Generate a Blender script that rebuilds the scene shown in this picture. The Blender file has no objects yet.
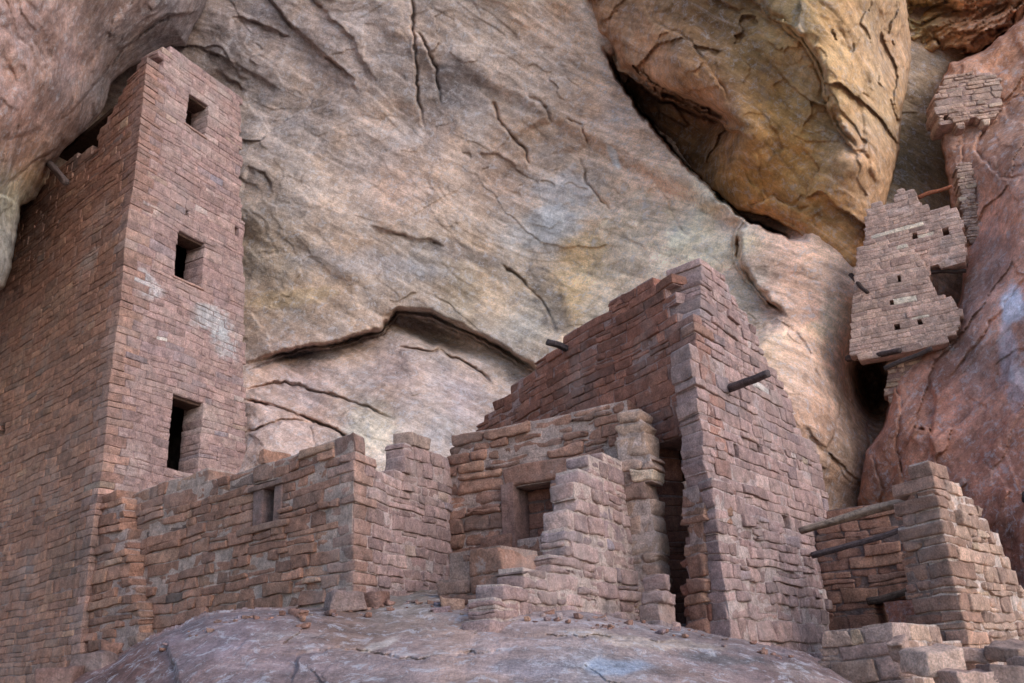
import bpy, math, random
import numpy as np
from mathutils import Vector, Matrix

scene = bpy.context.scene
W, H = 1024, 683
FPX = 902.0
PITCH = math.radians(21.0)
ROLL = math.radians(3.2)
R3 = math.radians

# ------------------------------------------------------------------ camera
Fv = np.array([0, math.cos(PITCH), math.sin(PITCH)])
U0 = np.array([0, -math.sin(PITCH), math.cos(PITCH)])
R0 = np.array([1.0, 0, 0])
Rc = R0 * math.cos(ROLL) - U0 * math.sin(ROLL)
Uc = U0 * math.cos(ROLL) + R0 * math.sin(ROLL)
cam_d = bpy.data.cameras.new('camera')
cam = bpy.data.objects.new('camera', cam_d)
scene.collection.objects.link(cam)
M = Matrix.Identity(4)
for i in range(3):
    M[i][0] = Rc[i]; M[i][1] = Uc[i]; M[i][2] = -Fv[i]
cam.matrix_world = M
cam_d.sensor_width = 36.0
cam_d.lens = FPX / W * 36.0
cam_d.clip_start = 0.05
cam_d.clip_end = 2000
scene.camera = cam

# ------------------------------------------------------------------ light
SUN_AZ = R3(132)      # compass-like: 0 = +Y, clockwise; sun stands to the right and behind
SUN_EL = R3(27)
world = bpy.data.worlds.new('World')
scene.world = world
world.use_nodes = True
wn = world.node_tree
wn.nodes.clear()
sky = wn.nodes.new('ShaderNodeTexSky')
sky.sky_type = 'NISHITA'
sky.sun_disc = False
sky.sun_elevation = SUN_EL
sky.sun_rotation = SUN_AZ
sky.dust_density = 0.6
sky.ozone_density = 2.4
bg = wn.nodes.new('ShaderNodeBackground')
bg.inputs['Strength'].default_value = 0.15
wo = wn.nodes.new('ShaderNodeOutputWorld')
wn.links.new(sky.outputs[0], bg.inputs[0])
wn.links.new(bg.outputs[0], wo.inputs[0])
sd = bpy.data.lights.new('sun', 'SUN')
sd.energy = 0.85
sd.angle = R3(45)
sd.color = (1.0, 0.97, 0.95)
so = bpy.data.objects.new('sun', sd)
scene.collection.objects.link(so)
sdir = Vector((math.sin(SUN_AZ) * math.cos(SUN_EL), math.cos(SUN_AZ) * math.cos(SUN_EL), math.sin(SUN_EL)))
so.rotation_euler = sdir.to_track_quat('Z', 'Y').to_euler()
so.location = (20, -20, 20)
vs = scene.view_settings
vs.view_transform = 'Standard'
vs.look = 'None'
vs.gamma = 1.0
vs.use_curve_mapping = False
vs.exposure = 1.22

# ------------------------------------------------------------------ maths
def ray(px, py):
    px = np.asarray(px, float); py = np.asarray(py, float)
    a = (px - W / 2) / FPX; b = -(py - H / 2) / FPX
    return Fv + a[..., None] * Rc + b[..., None] * Uc

def P(px, py, Y):
    r = ray(px, py)
    return r * (np.asarray(Y, float) / r[..., 1])[..., None]

def _h(ix, iy, iz, seed):
    h = (ix.astype(np.uint32) * np.uint32(374761393) + iy.astype(np.uint32) * np.uint32(668265263)
         + iz.astype(np.uint32) * np.uint32(2147483647 - 97 * 13) + np.uint32(seed * 974711 % 4294967295))
    h = (h ^ (h >> np.uint32(13))) * np.uint32(1274126177)
    h = (h ^ (h >> np.uint32(15))) * np.uint32(2246822519)
    h = h ^ (h >> np.uint32(16))
    return (h & np.uint32(0xffffff)).astype(np.float64) / 8388607.5 - 1.0

def vnoise(p, seed=0):
    p = np.asarray(p, float)
    f0 = np.floor(p); t = p - f0
    i = f0.astype(np.int64)
    t = t * t * t * (t * (t * 6 - 15) + 10)
    x, y, z = i[..., 0], i[..., 1], i[..., 2]
    tx, ty, tz = t[..., 0], t[..., 1], t[..., 2]
    def L(a, b, t): return a + (b - a) * t
    return L(L(L(_h(x, y, z, seed), _h(x + 1, y, z, seed), tx), L(_h(x, y + 1, z, seed), _h(x + 1, y + 1, z, seed), tx), ty),
             L(L(_h(x, y, z + 1, seed), _h(x + 1, y, z + 1, seed), tx), L(_h(x, y + 1, z + 1, seed), _h(x + 1, y + 1, z + 1, seed), tx), ty), tz)

ROT = np.array([[0.80, 0.50, 0.33], [-0.58, 0.79, 0.21], [-0.16, -0.36, 0.92]])
def fbm(p, oct=4, seed=0, gain=0.5):
    s = 0; a = 1.0; n = 0
    for k in range(oct):
        s = s + a * vnoise(p, seed + k * 17); n += a
        p = p @ ROT * 2.03 + 3.1; a *= gain
    return s / n

def sstep(a, b, x):
    t = np.clip((x - a) / (b - a), 0, 1)
    return t * t * (3 - 2 * t)

def seg_dist(X, Y, pts):
    """unsigned distance, side sign and arc parameter to an open polyline"""
    best = np.full(X.shape, 1e9); sgn = np.zeros(X.shape); par = np.zeros(X.shape)
    L = [0]
    for a, b in zip(pts[:-1], pts[1:]): L.append(L[-1] + math.hypot(b[0] - a[0], b[1] - a[1]))
    for i, (a, b) in enumerate(zip(pts[:-1], pts[1:])):
        dx, dy = b[0] - a[0], b[1] - a[1]; l2 = dx * dx + dy * dy
        t = np.clip(((X - a[0]) * dx + (Y - a[1]) * dy) / l2, 0, 1)
        d = np.hypot(X - a[0] - t * dx, Y - a[1] - t * dy)
        m = d < best
        c = dx * (Y - a[1]) - dy * (X - a[0])
        best = np.where(m, d, best); sgn = np.where(m, np.sign(c), sgn)
        par = np.where(m, (L[i] + t * math.sqrt(l2)) / L[-1], par)
    return best, sgn, par

def poly_sd(X, Y, poly):
    """signed distance to a closed polygon, positive inside"""
    d, _, _ = seg_dist(X, Y, list(poly) + [poly[0]])
    ins = np.zeros(X.shape, bool)
    n = len(poly)
    for i in range(n):
        x1, y1 = poly[i]; x2, y2 = poly[(i + 1) % n]
        if y1 == y2: continue
        c = ((y1 > Y) != (y2 > Y)) & (X < (x2 - x1) * (Y - y1) / (y2 - y1) + x1)
        ins ^= c
    return np.where(ins, d, -d)

def facets(p, seed):
    """each cell of a cracked pattern tilts its own way: planes that meet at broken edges"""
    f0 = np.floor(p).astype(np.int64)
    best = np.full(p.shape[:-1], 1e9); val = np.zeros(p.shape[:-1])
    for dx in (-1, 0, 1):
        for dy in (-1, 0, 1):
            for dz in (-1, 0, 1):
                c = f0 + np.array([dx, dy, dz]); x, y, z = c[..., 0], c[..., 1], c[..., 2]
                o = np.stack([_h(x, y, z, seed + k) for k in range(3)], -1) * .45 + .5
                d = p - (c + o); dd = (d * d).sum(-1)
                m = dd < best
                g = _h(x, y, z, seed + 5) * d[..., 0] + _h(x, y, z, seed + 6) * d[..., 2] + .25 * _h(x, y, z, seed + 7)
                best = np.where(m, dd, best); val = np.where(m, g, val)
    return val

def rbf(ctrl, X, Y):
    """thin-plate interpolation of control values (last columns) at X, Y"""
    c = np.array(ctrl, float); q = c[:, :2] / 300.0; v = c[:, 2:]
    def phi(r2): return 0.5 * r2 * np.log(r2 + 1e-9)
    n = len(q)
    K = phi(((q[:, None] - q[None]) ** 2).sum(-1)) + np.eye(n) * 1e-3
    Pm = np.hstack([np.ones((n, 1)), q])
    A = np.zeros((n + 3, n + 3)); A[:n, :n] = K; A[:n, n:] = Pm; A[n:, :n] = Pm.T
    sol = np.linalg.solve(A, np.vstack([v, np.zeros((3, v.shape[1]))]))
    x = X / 300.0; y = Y / 300.0
    out = np.zeros(X.shape + (v.shape[1],))
    for i in range(n):
        out += phi((x - q[i, 0]) ** 2 + (y - q[i, 1]) ** 2)[..., None] * sol[i]
    out += sol[n] + x[..., None] * sol[n + 1] + y[..., None] * sol[n + 2]
    return out

def idw(ctrl, X, Y, p=2.4):
    c = np.array(ctrl, float)
    num = np.zeros(X.shape + (3,)); den = np.zeros(X.shape)
    for r in c:
        w = 1.0 / ((X - r[0]) ** 2 + (Y - r[1]) ** 2 + 250.0) ** (p / 2) * (r[5] if len(r) > 5 else 1)
        num += w[..., None] * r[2:5]; den += w
    return num / den[..., None]

def lin(c):
    c = np.asarray(c, float) / 255.0
    return np.where(c <= 0.04045, c / 12.92, ((c + 0.055) / 1.055) ** 2.4)

# ------------------------------------------------------------------ object helpers
def link(o): scene.collection.objects.link(o); return o

def tag(o, label=None, cat=None, group=None, kind=None):
    if label: o['label'] = label
    if cat: o['category'] = cat
    if group: o['group'] = group
    if kind: o['kind'] = kind
    return o

def thing(name, loc, label, cat, group=None):
    e = bpy.data.objects.new(name, None)
    e.location = loc; e.empty_display_size = 0.2
    link(e); tag(e, label, cat, group)
    return e

def mesh_obj(name, V, quads, mat, parent=None, col=None, loc=None, smooth=False, tris=None):
    V = np.asarray(V, float)
    if parent is not None:
        off = np.array(parent.location); p = parent.parent
        while p is not None: off = off + np.array(p.location); p = p.parent
    else:
        off = np.array(loc if loc is not None else (0, 0, 0), float)
    me = bpy.data.meshes.new(name)
    me.vertices.add(len(V)); me.vertices.foreach_set('co', (V - off).astype(np.float32).ravel())
    q = np.asarray(quads, np.int32).reshape(-1, 4)
    me.loops.add(q.size); me.polygons.add(len(q))
    me.loops.foreach_set('vertex_index', q.ravel())
    me.polygons.foreach_set('loop_start', np.arange(0, q.size, 4, dtype=np.int32))
    if smooth: me.polygons.foreach_set('use_smooth', np.ones(len(q), bool))
    me.update(calc_edges=True)
    me.validate()
    if col is not None:
        at = me.color_attributes.new('col', 'FLOAT_COLOR', 'POINT')
        c4 = np.ones((len(V), 4), np.float32); c4[:, :3] = col
        at.data.foreach_set('color', c4.ravel())
    me.materials.append(mat)
    o = bpy.data.objects.new(name, me); link(o)
    if parent is not None: o.parent = parent
    else: o.location = off
    return o

# ------------------------------------------------------------------ materials
class NT:
    def __init__(s, name):
        s.m = bpy.data.materials.new(name); s.m.use_nodes = True
        s.t = s.m.node_tree; s.t.nodes.clear()
        s.out = s.n('ShaderNodeOutputMaterial'); s.b = s.n('ShaderNodeBsdfPrincipled')
        s.l(s.b.outputs[0], s.out.inputs[0])
        s.b.inputs['Roughness'].default_value = 0.92
        s.b.inputs['Specular IOR Level'].default_value = 0.25
        s.tc = s.n('ShaderNodeTexCoord')
    def n(s, t): return s.t.nodes.new(t)
    def l(s, a, b): s.t.links.new(a, b)
    def noise(s, scale, detail=4, rough=0.6, stretch=None, rot=None, dist=0.0, src=None):
        v = src or s.tc.outputs['Object']
        if stretch:
            mp = s.n('ShaderNodeMapping'); mp.vector_type = 'TEXTURE'; mp.inputs['Scale'].default_value = tuple(1 / x for x in stretch)
            if rot: mp.inputs['Rotation'].default_value = rot
            s.l(v, mp.inputs[0]); v = mp.outputs[0]
        n = s.n('ShaderNodeTexNoise'); n.inputs['Scale'].default_value = scale
        n.inputs['Detail'].default_value = detail; n.inputs['Roughness'].default_value = rough
        n.inputs['Distortion'].default_value = dist
        s.l(v, n.inputs['Vector']); return n.outputs['Fac']
    def ramp(s, f, a, b, va=0.0, vb=1.0):
        r = s.n('ShaderNodeMapRange'); r.inputs[1].default_value = a; r.inputs[2].default_value = b
        r.inputs[3].default_value = va; r.inputs[4].default_value = vb
        s.l(f, r.inputs[0]); return r.outputs[0]
    def math(s, op, a, b):
        m = s.n('ShaderNodeMath'); m.operation = op
        for i, x in enumerate((a, b)):
            if isinstance(x, (int, float)): m.inputs[i].default_value = x
            else: s.l(x, m.inputs[i])
        return m.outputs[0]
    def mix(s, f, a, b, mode='MIX'):
        m = s.n('ShaderNodeMix'); m.data_type = 'RGBA'; m.blend_type = mode
        for i, x in ((0, f), (6, a), (7, b)):
            if isinstance(x, (int, float)): m.inputs[i].default_value = x
            elif isinstance(x, (tuple, list)): m.inputs[i].default_value = tuple(x) + (1,)
            else: s.l(x, m.inputs[i])
        return m.outputs[2]
    def grey(s, f):
        c = s.n('ShaderNodeCombineColor')
        for i in range(3): s.l(f, c.inputs[i])
        return c.outputs[0]
    def bump(s, h, dist, strength=1.0, prev=None):
        b = s.n('ShaderNodeBump'); b.inputs['Distance'].default_value = dist
        b.inputs['Strength'].default_value = strength
        s.l(h, b.inputs['Height'])
        if prev is not None: s.l(prev, b.inputs['Normal'])
        return b.outputs[0]

def mat_masonry():
    s = NT('sandstone_masonry')
    at = s.n('ShaderNodeAttribute'); at.attribute_name = 'col'
    c = at.outputs['Color']
    n1 = s.noise(9, 5, 0.65)
    c = s.mix(1.0, c, s.grey(s.ramp(n1, 0.32, 0.68, 0.66, 1.34)), 'MULTIPLY')
    n2 = s.noise(55, 3, 0.7)
    c = s.mix(1.0, c, s.grey(s.ramp(n2, 0.34, 0.66, 0.72, 1.28)), 'MULTIPLY')
    n5 = s.noise(4.5, 6, 0.7, dist=0.5)
    c = s.mix(s.ramp(n5, 0.42, 0.62, 0, 0.5), c, s.mix(1.0, c, (1.22, 1.12, 1.04), 'MULTIPLY'))
    n6 = s.noise(12, 4, 0.7)
    c = s.mix(s.ramp(n6, 0.60, 0.72, 0, 0.6), c, s.mix(1.0, c, (0.60, 0.52, 0.48), 'MULTIPLY'))
    n3 = s.noise(1.3, 5, 0.6)
    c = s.mix(s.ramp(n3, 0.5, 0.72, 0, 0.35), c, (0.40, 0.33, 0.30))
    n4 = s.noise(3.1, 6, 0.7)
    c = s.mix(s.ramp(n4, 0.66, 0.74, 0, 0.45), c, (0.55, 0.50, 0.48))
    s.l(c, s.b.inputs['Base Color'])
    h1 = s.noise(20, 8, 0.75); h2 = s.noise(90, 3, 0.6)
    b = s.bump(h1, 0.045, 1.0); b = s.bump(h2, 0.005, 0.8, b)
    s.l(b, s.b.inputs['Normal'])
    return s.m

def mat_rock(name, streak_rot=(0, 0, 0), bumpk=1.0, grain=1.0):
    s = NT(name)
    at = s.n('ShaderNodeAttribute'); at.attribute_name = 'col'
    c = at.outputs['Color']
    # fine bedding streaks, mottled patina, pale mineral crusts and dark lichen flecks
    st = s.noise(1.6, 7, 0.62, (0.35, 0.6, 2.6), streak_rot, 0.6)
    c = s.mix(1.0, c, s.grey(s.ramp(st, 0.32, 0.68, 0.66, 1.34)), 'MULTIPLY')
    st2 = s.noise(3.2, 8, 0.7, (0.14, 0.5, 3.4), streak_rot, 0.35)
    c = s.mix(1.0, c, s.grey(s.ramp(st2, 0.36, 0.64, 0.87, 1.13)), 'MULTIPLY')
    c = s.mix(s.ramp(st2, 0.56, 0.66, 0, 0.20), c, (0.50, 0.46, 0.45))
    m1 = s.noise(5.5, 8, 0.7, dist=0.4)
    c = s.mix(1.0, c, s.grey(s.ramp(m1, 0.34, 0.66, 0.68, 1.32)), 'MULTIPLY')
    m2 = s.noise(38, 4, 0.75)
    c = s.mix(1.0, c, s.grey(s.ramp(m2, 0.34, 0.66, 1 - 0.24 * grain, 1 + 0.24 * grain)), 'MULTIPLY')
    p3 = s.noise(8, 12, 0.8, dist=0.6)
    c = s.mix(s.ramp(p3, 0.53, 0.58, 0, 0.42 * grain), c, (0.55, 0.52, 0.54))
    p4 = s.noise(4.2, 9, 0.72, (1, 1.1, .7), (0.9, 0.2, 0.4))
    c = s.mix(s.ramp(p4, 0.54, 0.64, 0, 0.28), c, s.mix(1.0, c, (0.62, 0.56, 0.52), 'MULTIPLY'))
    p1 = s.noise(2.3, 10, 0.72, dist=1.0)
    c = s.mix(s.ramp(p1, 0.60, 0.68, 0, 0.38), c, (0.50, 0.46, 0.44))
    p2 = s.noise(1.7, 9, 0.75, (1, 1, 1.0001), (0.5, 1.3, 0.2), 0.8)
    c = s.mix(s.ramp(p2, 0.60, 0.70, 0, 0.45), c, (0.16, 0.13, 0.13))
    s.l(c, s.b.inputs['Base Color'])
    h0 = s.noise(3.0, 8, 0.58, (0.5, 0.7, 2.0), streak_rot, 0.15)
    h1 = s.noise(14, 7, 0.68, dist=0.3); h2 = s.noise(70, 3, 0.6)
    b = s.bump(h0, 0.018 * bumpk, 0.7); b = s.bump(h1, 0.026 * bumpk, 0.9, b); b = s.bump(h2, 0.012, 1.0, b)
    s.l(b, s.b.inputs['Normal'])
    return s.m

def mat_wood():
    s = NT('weathered_wood')
    at = s.n('ShaderNodeAttribute'); at.attribute_name = 'col'
    g = s.noise(14, 8, 0.75, None, None, 1.2)
    c = s.mix(1.0, at.outputs['Color'], s.grey(s.ramp(g, 0.35, 0.65, 0.45, 1.5)), 'MULTIPLY')
    s.l(c, s.b.inputs['Base Color'])
    s.l(s.bump(s.noise(35, 7, 0.7), 0.02, 1.0), s.b.inputs['Normal'])
    return s.m

def mat_ground():
    s = NT('dusty_ground')
    n = s.noise(0.8, 8, 0.7); m = s.noise(20, 5, 0.7)
    c = s.mix(s.ramp(n, 0.35, 0.65), (0.36, 0.26, 0.20), (0.48, 0.37, 0.28))
    c = s.mix(1.0, c, s.grey(s.ramp(m, 0.3, 0.7, 0.75, 1.25)), 'MULTIPLY')
    s.l(c, s.b.inputs['Base Color'])
    s.l(s.bump(m, 0.03, 1.0), s.b.inputs['Normal'])
    return s.m

MASON = mat_masonry()
ROCK = mat_rock('cliff_sandstone', (0.2, R3(32), 0))
ROCK_D = mat_rock('cliff_sandstone_steep', (0.2, R3(-50), 0))
ROCK_R = mat_rock('overhang_sandstone', (0.3, R3(48), 0), 1.0, .6)
ROCK_B = mat_rock('boulder_sandstone', (0.1, 0.1, 0.1), 0.7)
WOOD = mat_wood()
GROUND = mat_ground()

# ------------------------------------------------------------------ rock sheets
def rock(name, xs, ys, depth, colours, mat, outline=None, lip=22, back=4.0, cracks=(), pits=(),
         seed=1, amp=(0.25, 0.10, 0.035), terr=0.10, terr_scale=0.9, stretch=(1, 1, 1), tilt=0, gk=0.6, ck=0.6, fac=0.0, fac_scale=0.8, fall=1.2, label=None, cat=None, kind=None, patches=(), gain=(1, 1, 1)):
    """a mass of rock: real distances given at control points, rounded back at its outline,
    broken by ledges and by fractal relief"""
    X, Y = np.meshgrid(xs, ys)
    D = rbf(depth, X, Y)[..., 0]
    # bend the outline and the ledges a little so that no edge is ruled
    q = np.stack([X / 60, Y / 60, np.full(X.shape, seed * 3.7)], -1)
    wx = fbm(q, 4, seed + 50) * 7; wy = fbm(q + 9.3, 4, seed + 51) * 7
    Xw, Yw = X + wx, Y + wy
    q2 = q * 6
    Xf = X + wx * .35 + fbm(q2, 3, seed + 60) * 3.4; Yf = Y + wy * .35 + fbm(q2 + 4, 3, seed + 61) * 3.4
    for pts, a, lam, wid in cracks:
        if abs(a) < 0.4: a *= ck; lam *= 1.8; wid = min(wid, 1.3)
        d, sg, par = seg_dist(Xf, Yf, pts)
        tap = sstep(0, 0.15, par) * sstep(1.0, 0.8, par)
        brk = (0.45 + 0.55 * sstep(-.25, .2, vnoise(np.stack([par * 7, np.full(X.shape, lam), np.full(X.shape, a * 9)], -1), seed)))
        side = sstep(-1.5, 1.5, d * sg)
        D = D - a * tap * side * np.exp(-d / lam)
        D = D + gk * abs(a) * tap * brk * np.exp(-((d * sg + wid) / wid) ** 2)
    for cx, cy, rx, ry, ang, a in pits:
        ca, sa = math.cos(R3(ang)), math.sin(R3(ang))
        u = ((Xf - cx) * ca + (Yf - cy) * sa) / rx; v = (-(Xf - cx) * sa + (Yf - cy) * ca) / ry
        D = D + a * np.exp(-(u * u + v * v) ** 1.5)
    p0 = P(X, Y, D)
    ct_, st_ = math.cos(R3(tilt)), math.sin(R3(tilt))
    ps = np.stack([p0[..., 0] * ct_ - p0[..., 2] * st_, p0[..., 1], p0[..., 0] * st_ + p0[..., 2] * ct_], -1) * np.array(stretch)
    D = D + amp[0] * fbm(ps * 0.45, 3, seed) + amp[1] * fbm(ps * 1.6, 4, seed + 5) + amp[2] * fbm(ps * 6, 4, seed + 9)
    t = fbm(ps * terr_scale, 4, seed + 20, 0.42) * 5
    ft = np.floor(t); fr = t - ft
    D = D + terr * (ft + sstep(0.0, 0.16, fr) - t * 0.75)
    t = fbm(ps * terr_scale * 2.6 + 5, 3, seed + 30, 0.42) * 5
    ft = np.floor(t); fr = t - ft
    D = D + terr * 0.05 * (ft + sstep(0.0, 0.2, fr) - t * 0.8)
    if fac:
        pw = ps * fac_scale +   .18 * np.stack([fbm(ps * 1.3 + k * 7, 3, seed + 40 + k) for k in range(3)], -1)
        D = D + fac * facets(pw, seed + 90) + fac * .35 * facets(pw * 2.7 + 3, seed + 95)
    keep = np.ones(X.shape, bool)
    if outline is not None:
        sd_ = poly_sd(X + wx * .5 + (Xf - X) * .5, Y + wy * .5 + (Yf - Y) * .5, outline)
        ins = np.clip(1 - sd_ / lip, 0, 1)
        D = D + (1 - np.sqrt(np.clip(1 - ins ** 2, 0, 1))) * lip * 0.018 * 1.2
        out = np.clip(-sd_, 0, None)
        D = D + np.minimum(out * fall, back)
        keep = sd_ > -back / fall - 4
    V = P(X, Y, D)
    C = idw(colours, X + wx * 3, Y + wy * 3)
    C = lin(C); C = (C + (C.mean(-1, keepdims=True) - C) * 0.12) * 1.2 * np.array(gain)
    cn = fbm(p0 * 0.8, 5, seed + 70)[..., None]
    C = C * (1 + 0.30 * cn)
    cn2 = fbm(p0 * 2.2 + 7, 4, seed + 71)
    C = C * (1 + np.stack([0.10 * cn2, 0.0 * cn2, -0.12 * cn2], -1))
    for cx, cy, rx, ry, ang, colr, st in patches:
        ca, sa = math.cos(R3(ang)), math.sin(R3(ang))
        u = ((X + wx * 2 - cx) * ca + (Y + wy * 2 - cy) * sa) / rx; v = (-(X + wx * 2 - cx) * sa + (Y + wy * 2 - cy) * ca) / ry
        r = np.sqrt(u * u + v * v) + 0.55 * fbm(p0 * np.array([3, 3, 5]), 5, seed + 80, .65)
        w = (sstep(1.05, 0.55, r) * st)[..., None]
        C = C * (1 - w) + lin(colr) * w
    C = np.clip(C, 0.02, 0.8)
    ny, nx = X.shape
    idx = np.arange(ny * nx).reshape(ny, nx)
    k = keep[:-1, :-1] & keep[1:, :-1] & keep[:-1, 1:] & keep[1:, 1:]
    Q = np.stack([idx[1:, :-1][k], idx[1:, 1:][k], idx[:-1, 1:][k], idx[:-1, :-1][k]], -1)
    used = np.unique(Q); remap = np.full(ny * nx, -1); remap[used] = np.arange(len(used))
    Vv = V.reshape(-1, 3)[used]
    base = Vv.mean(0); base[2] = Vv[:, 2].min()
    o = mesh_obj(name, Vv, remap[Q], mat, None, C.reshape(-1, 3)[used], loc=base, smooth=True)
    tag(o, label, cat, kind=kind)
    return o

def axis(a, b, c, d, fine, coarse):
    return np.concatenate([np.arange(a, b, coarse), np.arange(b, c, fine), np.arange(c, d + coarse, coarse)])

# ------------------------------------------------------------------ masonry
class Plane:
    def __init__(s, px, py, Y, vpx):
        s.O = P(px, py, Y)
        # compass bearing of the horizontal direction that vanishes at vpx on the horizon
        az = math.atan2(vpx - W / 2, FPX / math.cos(PITCH))
        s.d = np.array([math.sin(az), math.cos(az)])
        n = np.array([s.d[1], -s.d[0]])
        if n @ (-s.O[:2]) < 0: n = -n
        s.n = n
    def shift(s, out):
        q = Plane.__new__(Plane); q.O = s.O + np.array([*(s.n * out), 0]); q.d = s.d; q.n = s.n; return q
    def rev(s):
        q = Plane.__new__(Plane); q.O = s.O.copy(); q.d = -s.d; q.n = s.n; return q
    def sz(s, px, py):
        r = ray(px, py)
        k = (s.O[:2] @ s.n) / (r[:2] @ s.n)
        h = r * k
        return (h[:2] - s.O[:2]) @ s.d, h[2]
    def pt(s, a, z, out=0.0):
        xy = s.O[:2] + s.d * a + s.n * out
        return np.array([xy[0], xy[1], z])

def make_template(nu, nv, nw):
    ids = {}; I = []
    def g(i, j, k):
        t = (i, j, k)
        if t not in ids: ids[t] = len(I); I.append(t)
        return ids[t]
    Q = []
    for i in range(nu - 1):
        for k in range(nw - 1):
            Q.append([g(i, 0, k), g(i + 1, 0, k), g(i + 1, 0, k + 1), g(i, 0, k + 1)])
            Q.append([g(i, nv - 1, k), g(i, nv - 1, k + 1), g(i + 1, nv - 1, k + 1), g(i + 1, nv - 1, k)])
    for j in range(nv - 1):
        for k in range(nw - 1):
            Q.append([g(0, j, k), g(0, j, k + 1), g(0, j + 1, k + 1), g(0, j + 1, k)])
            Q.append([g(nu - 1, j, k), g(nu - 1, j + 1, k), g(nu - 1, j + 1, k + 1), g(nu - 1, j, k + 1)])
    for i in range(nu - 1):
        for j in range(nv - 1):
            Q.append([g(i, j, 0), g(i, j + 1, 0), g(i + 1, j + 1, 0), g(i + 1, j, 0)])
            Q.append([g(i, j, nw - 1), g(i + 1, j, nw - 1), g(i + 1, j + 1, nw - 1), g(i, j + 1, nw - 1)])
    return np.array(I), np.array(Q), (nu, nv, nw)
T_STONE = make_template(9, 6, 6)
T_MORT = make_template(7, 4, 5)

def grid_coord(i, n, L, r):
    """N x V metric coordinates: rounded edge rings, evenly spaced inside"""
    L = L[:, None]; r = r[:, None]
    if n == 2: return L * i[None]
    t = (i[None] - 1) / (n - 3)
    x = r + (L - 2 * r) * t
    return np.where(i[None] == 0, 0, np.where(i[None] == n - 1, L, x))

def blocks(S, tpl, rough, seed, chip=True):
    """S: list of dicts/arrays -> vertices, quads. rows: C(3) U(2 unit) V(2 unit) La Lb Hh r tilt1 tilt2 key"""
    I, Q, (nu, nv, nw) = tpl
    S = np.array(S, float)
    C, U, Vd = S[:, 0:3], S[:, 3:5], S[:, 5:7]
    La, Lb, Hh, r = S[:, 7], S[:, 8], S[:, 9], S[:, 10]
    r = np.minimum(r, np.minimum(np.minimum(La, Lb), Hh) * 0.42)
    a = grid_coord(I[:, 0], nu, La, r); b = grid_coord(I[:, 1], nv, Lb, r); c = grid_coord(I[:, 2], nw, Hh, r)
    if chip:
        p = np.stack([a, b, c], -1)
        Ls = np.stack([La, Lb, Hh], -1)[:, None]
        rr = r[:, None, None]
        q = np.clip(p, rr, Ls - rr)
        dd = p - q; ln = np.linalg.norm(dd, axis=-1, keepdims=True)
        p = np.where(ln > 1e-6, q + dd / np.maximum(ln, 1e-6) * rr, p)
        a, b, c = p[..., 0], p[..., 1], p[..., 2]
        fr = 1 - np.clip(b / 0.08, 0, 1)
        b = b + fr * (S[:, 11:12] * (a / La[:, None] - .5) + S[:, 12:13] * (c / Hh[:, None] - .5))
        # stones are not square: skew the ends and pinch the height
        a = a + S[:, 13:14] * (c / Hh[:, None] - .5) * np.where(I[None, :, 0] * 2 > nu, 1, -1)
        c = c + S[:, 14:15] * (a / La[:, None] - .5) * np.where(I[None, :, 2] * 2 > nw, 1, -.4)
    Wp = np.empty(a.shape + (3,))
    Wp[..., 0] = C[:, 0:1] + a * U[:, 0:1] + b * Vd[:, 0:1]
    Wp[..., 1] = C[:, 1:2] + a * U[:, 1:2] + b * Vd[:, 1:2]
    Wp[..., 2] = C[:, 2:3] + c
    if chip:
        key = (np.arange(len(S)) * 0.731 % 37)[:, None, None] * 3.1
        for ax in range(3):
            n = 1.5 * fbm(Wp * 7 + key + ax * 11, 2, seed + ax, 0.5) + 0.6 * vnoise(Wp * 30 + key, seed + ax + 7)
            Wp[..., ax] += rough * n
    Vn = Wp.shape[1]
    quads = (Q[None] + (np.arange(len(S)) * Vn)[:, None, None]).reshape(-1, 4)
    # build slump: courses wander up and down, faces bulge a little
    F = Wp.reshape(-1, 3)
    F = F + np.stack([0.025 * fbm(F * .9 + 31, 2, 5), 0.025 * fbm(F * .9 + 57, 2, 6), 0.042 * fbm(F * np.array([1.3, 1.3, .8]) + 3, 4, 7)], -1)
    return F, quads, Vn

PAL_WARM = [((151, 103, 79), 5), ((140, 95, 75), 4), ((159, 113, 87), 3), ((129, 91, 75), 2), ((169, 125, 95), 1.2), ((186, 147, 115), 0.2), ((135, 106, 93), 0.7), ((107, 82, 71), 0.6)]  # mostly for shaded faces of the same stone: shade put into the colour
PAL_PINK = [((157, 123, 114), 5), ((149, 115, 108), 4), ((164, 131, 120), 3), ((139, 111, 108), 2), ((172, 143, 132), 1.2), ((202, 187, 177), 0.18), ((135, 119, 124), 0.6), ((168, 141, 116), 0.25)]  # mostly for lit faces of the same stone: light put into the colour
PAL_RED = [((146, 89, 66), 5), ((138, 83, 62), 4), ((156, 98, 74), 3), ((126, 79, 62), 2), ((165, 108, 82), 1.0), ((117, 83, 70), 0.5)]  # redder tones for shaded sides of that stone, shade put into the colour
PAL_TAN = [((174, 136, 112), 5), ((164, 128, 108), 4), ((182, 146, 120), 3), ((155, 118, 100), 2), ((205, 174, 144), 0.7), ((186, 154, 116), 0.3)]
MORTAR = (136, 104, 90)

PAL_LIGHT = [((186, 144, 122), 5), ((178, 138, 118), 4), ((192, 150, 126), 3), ((168, 128, 110), 2), ((222, 198, 168), .7)]

def courses(z0, z1, hm, seed):
    rng = random.Random(seed); z = z0; out = [z0]
    while z < z1:
        z += hm * math.exp(rng.gauss(0, .28)); out.append(z)
    return out

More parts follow.
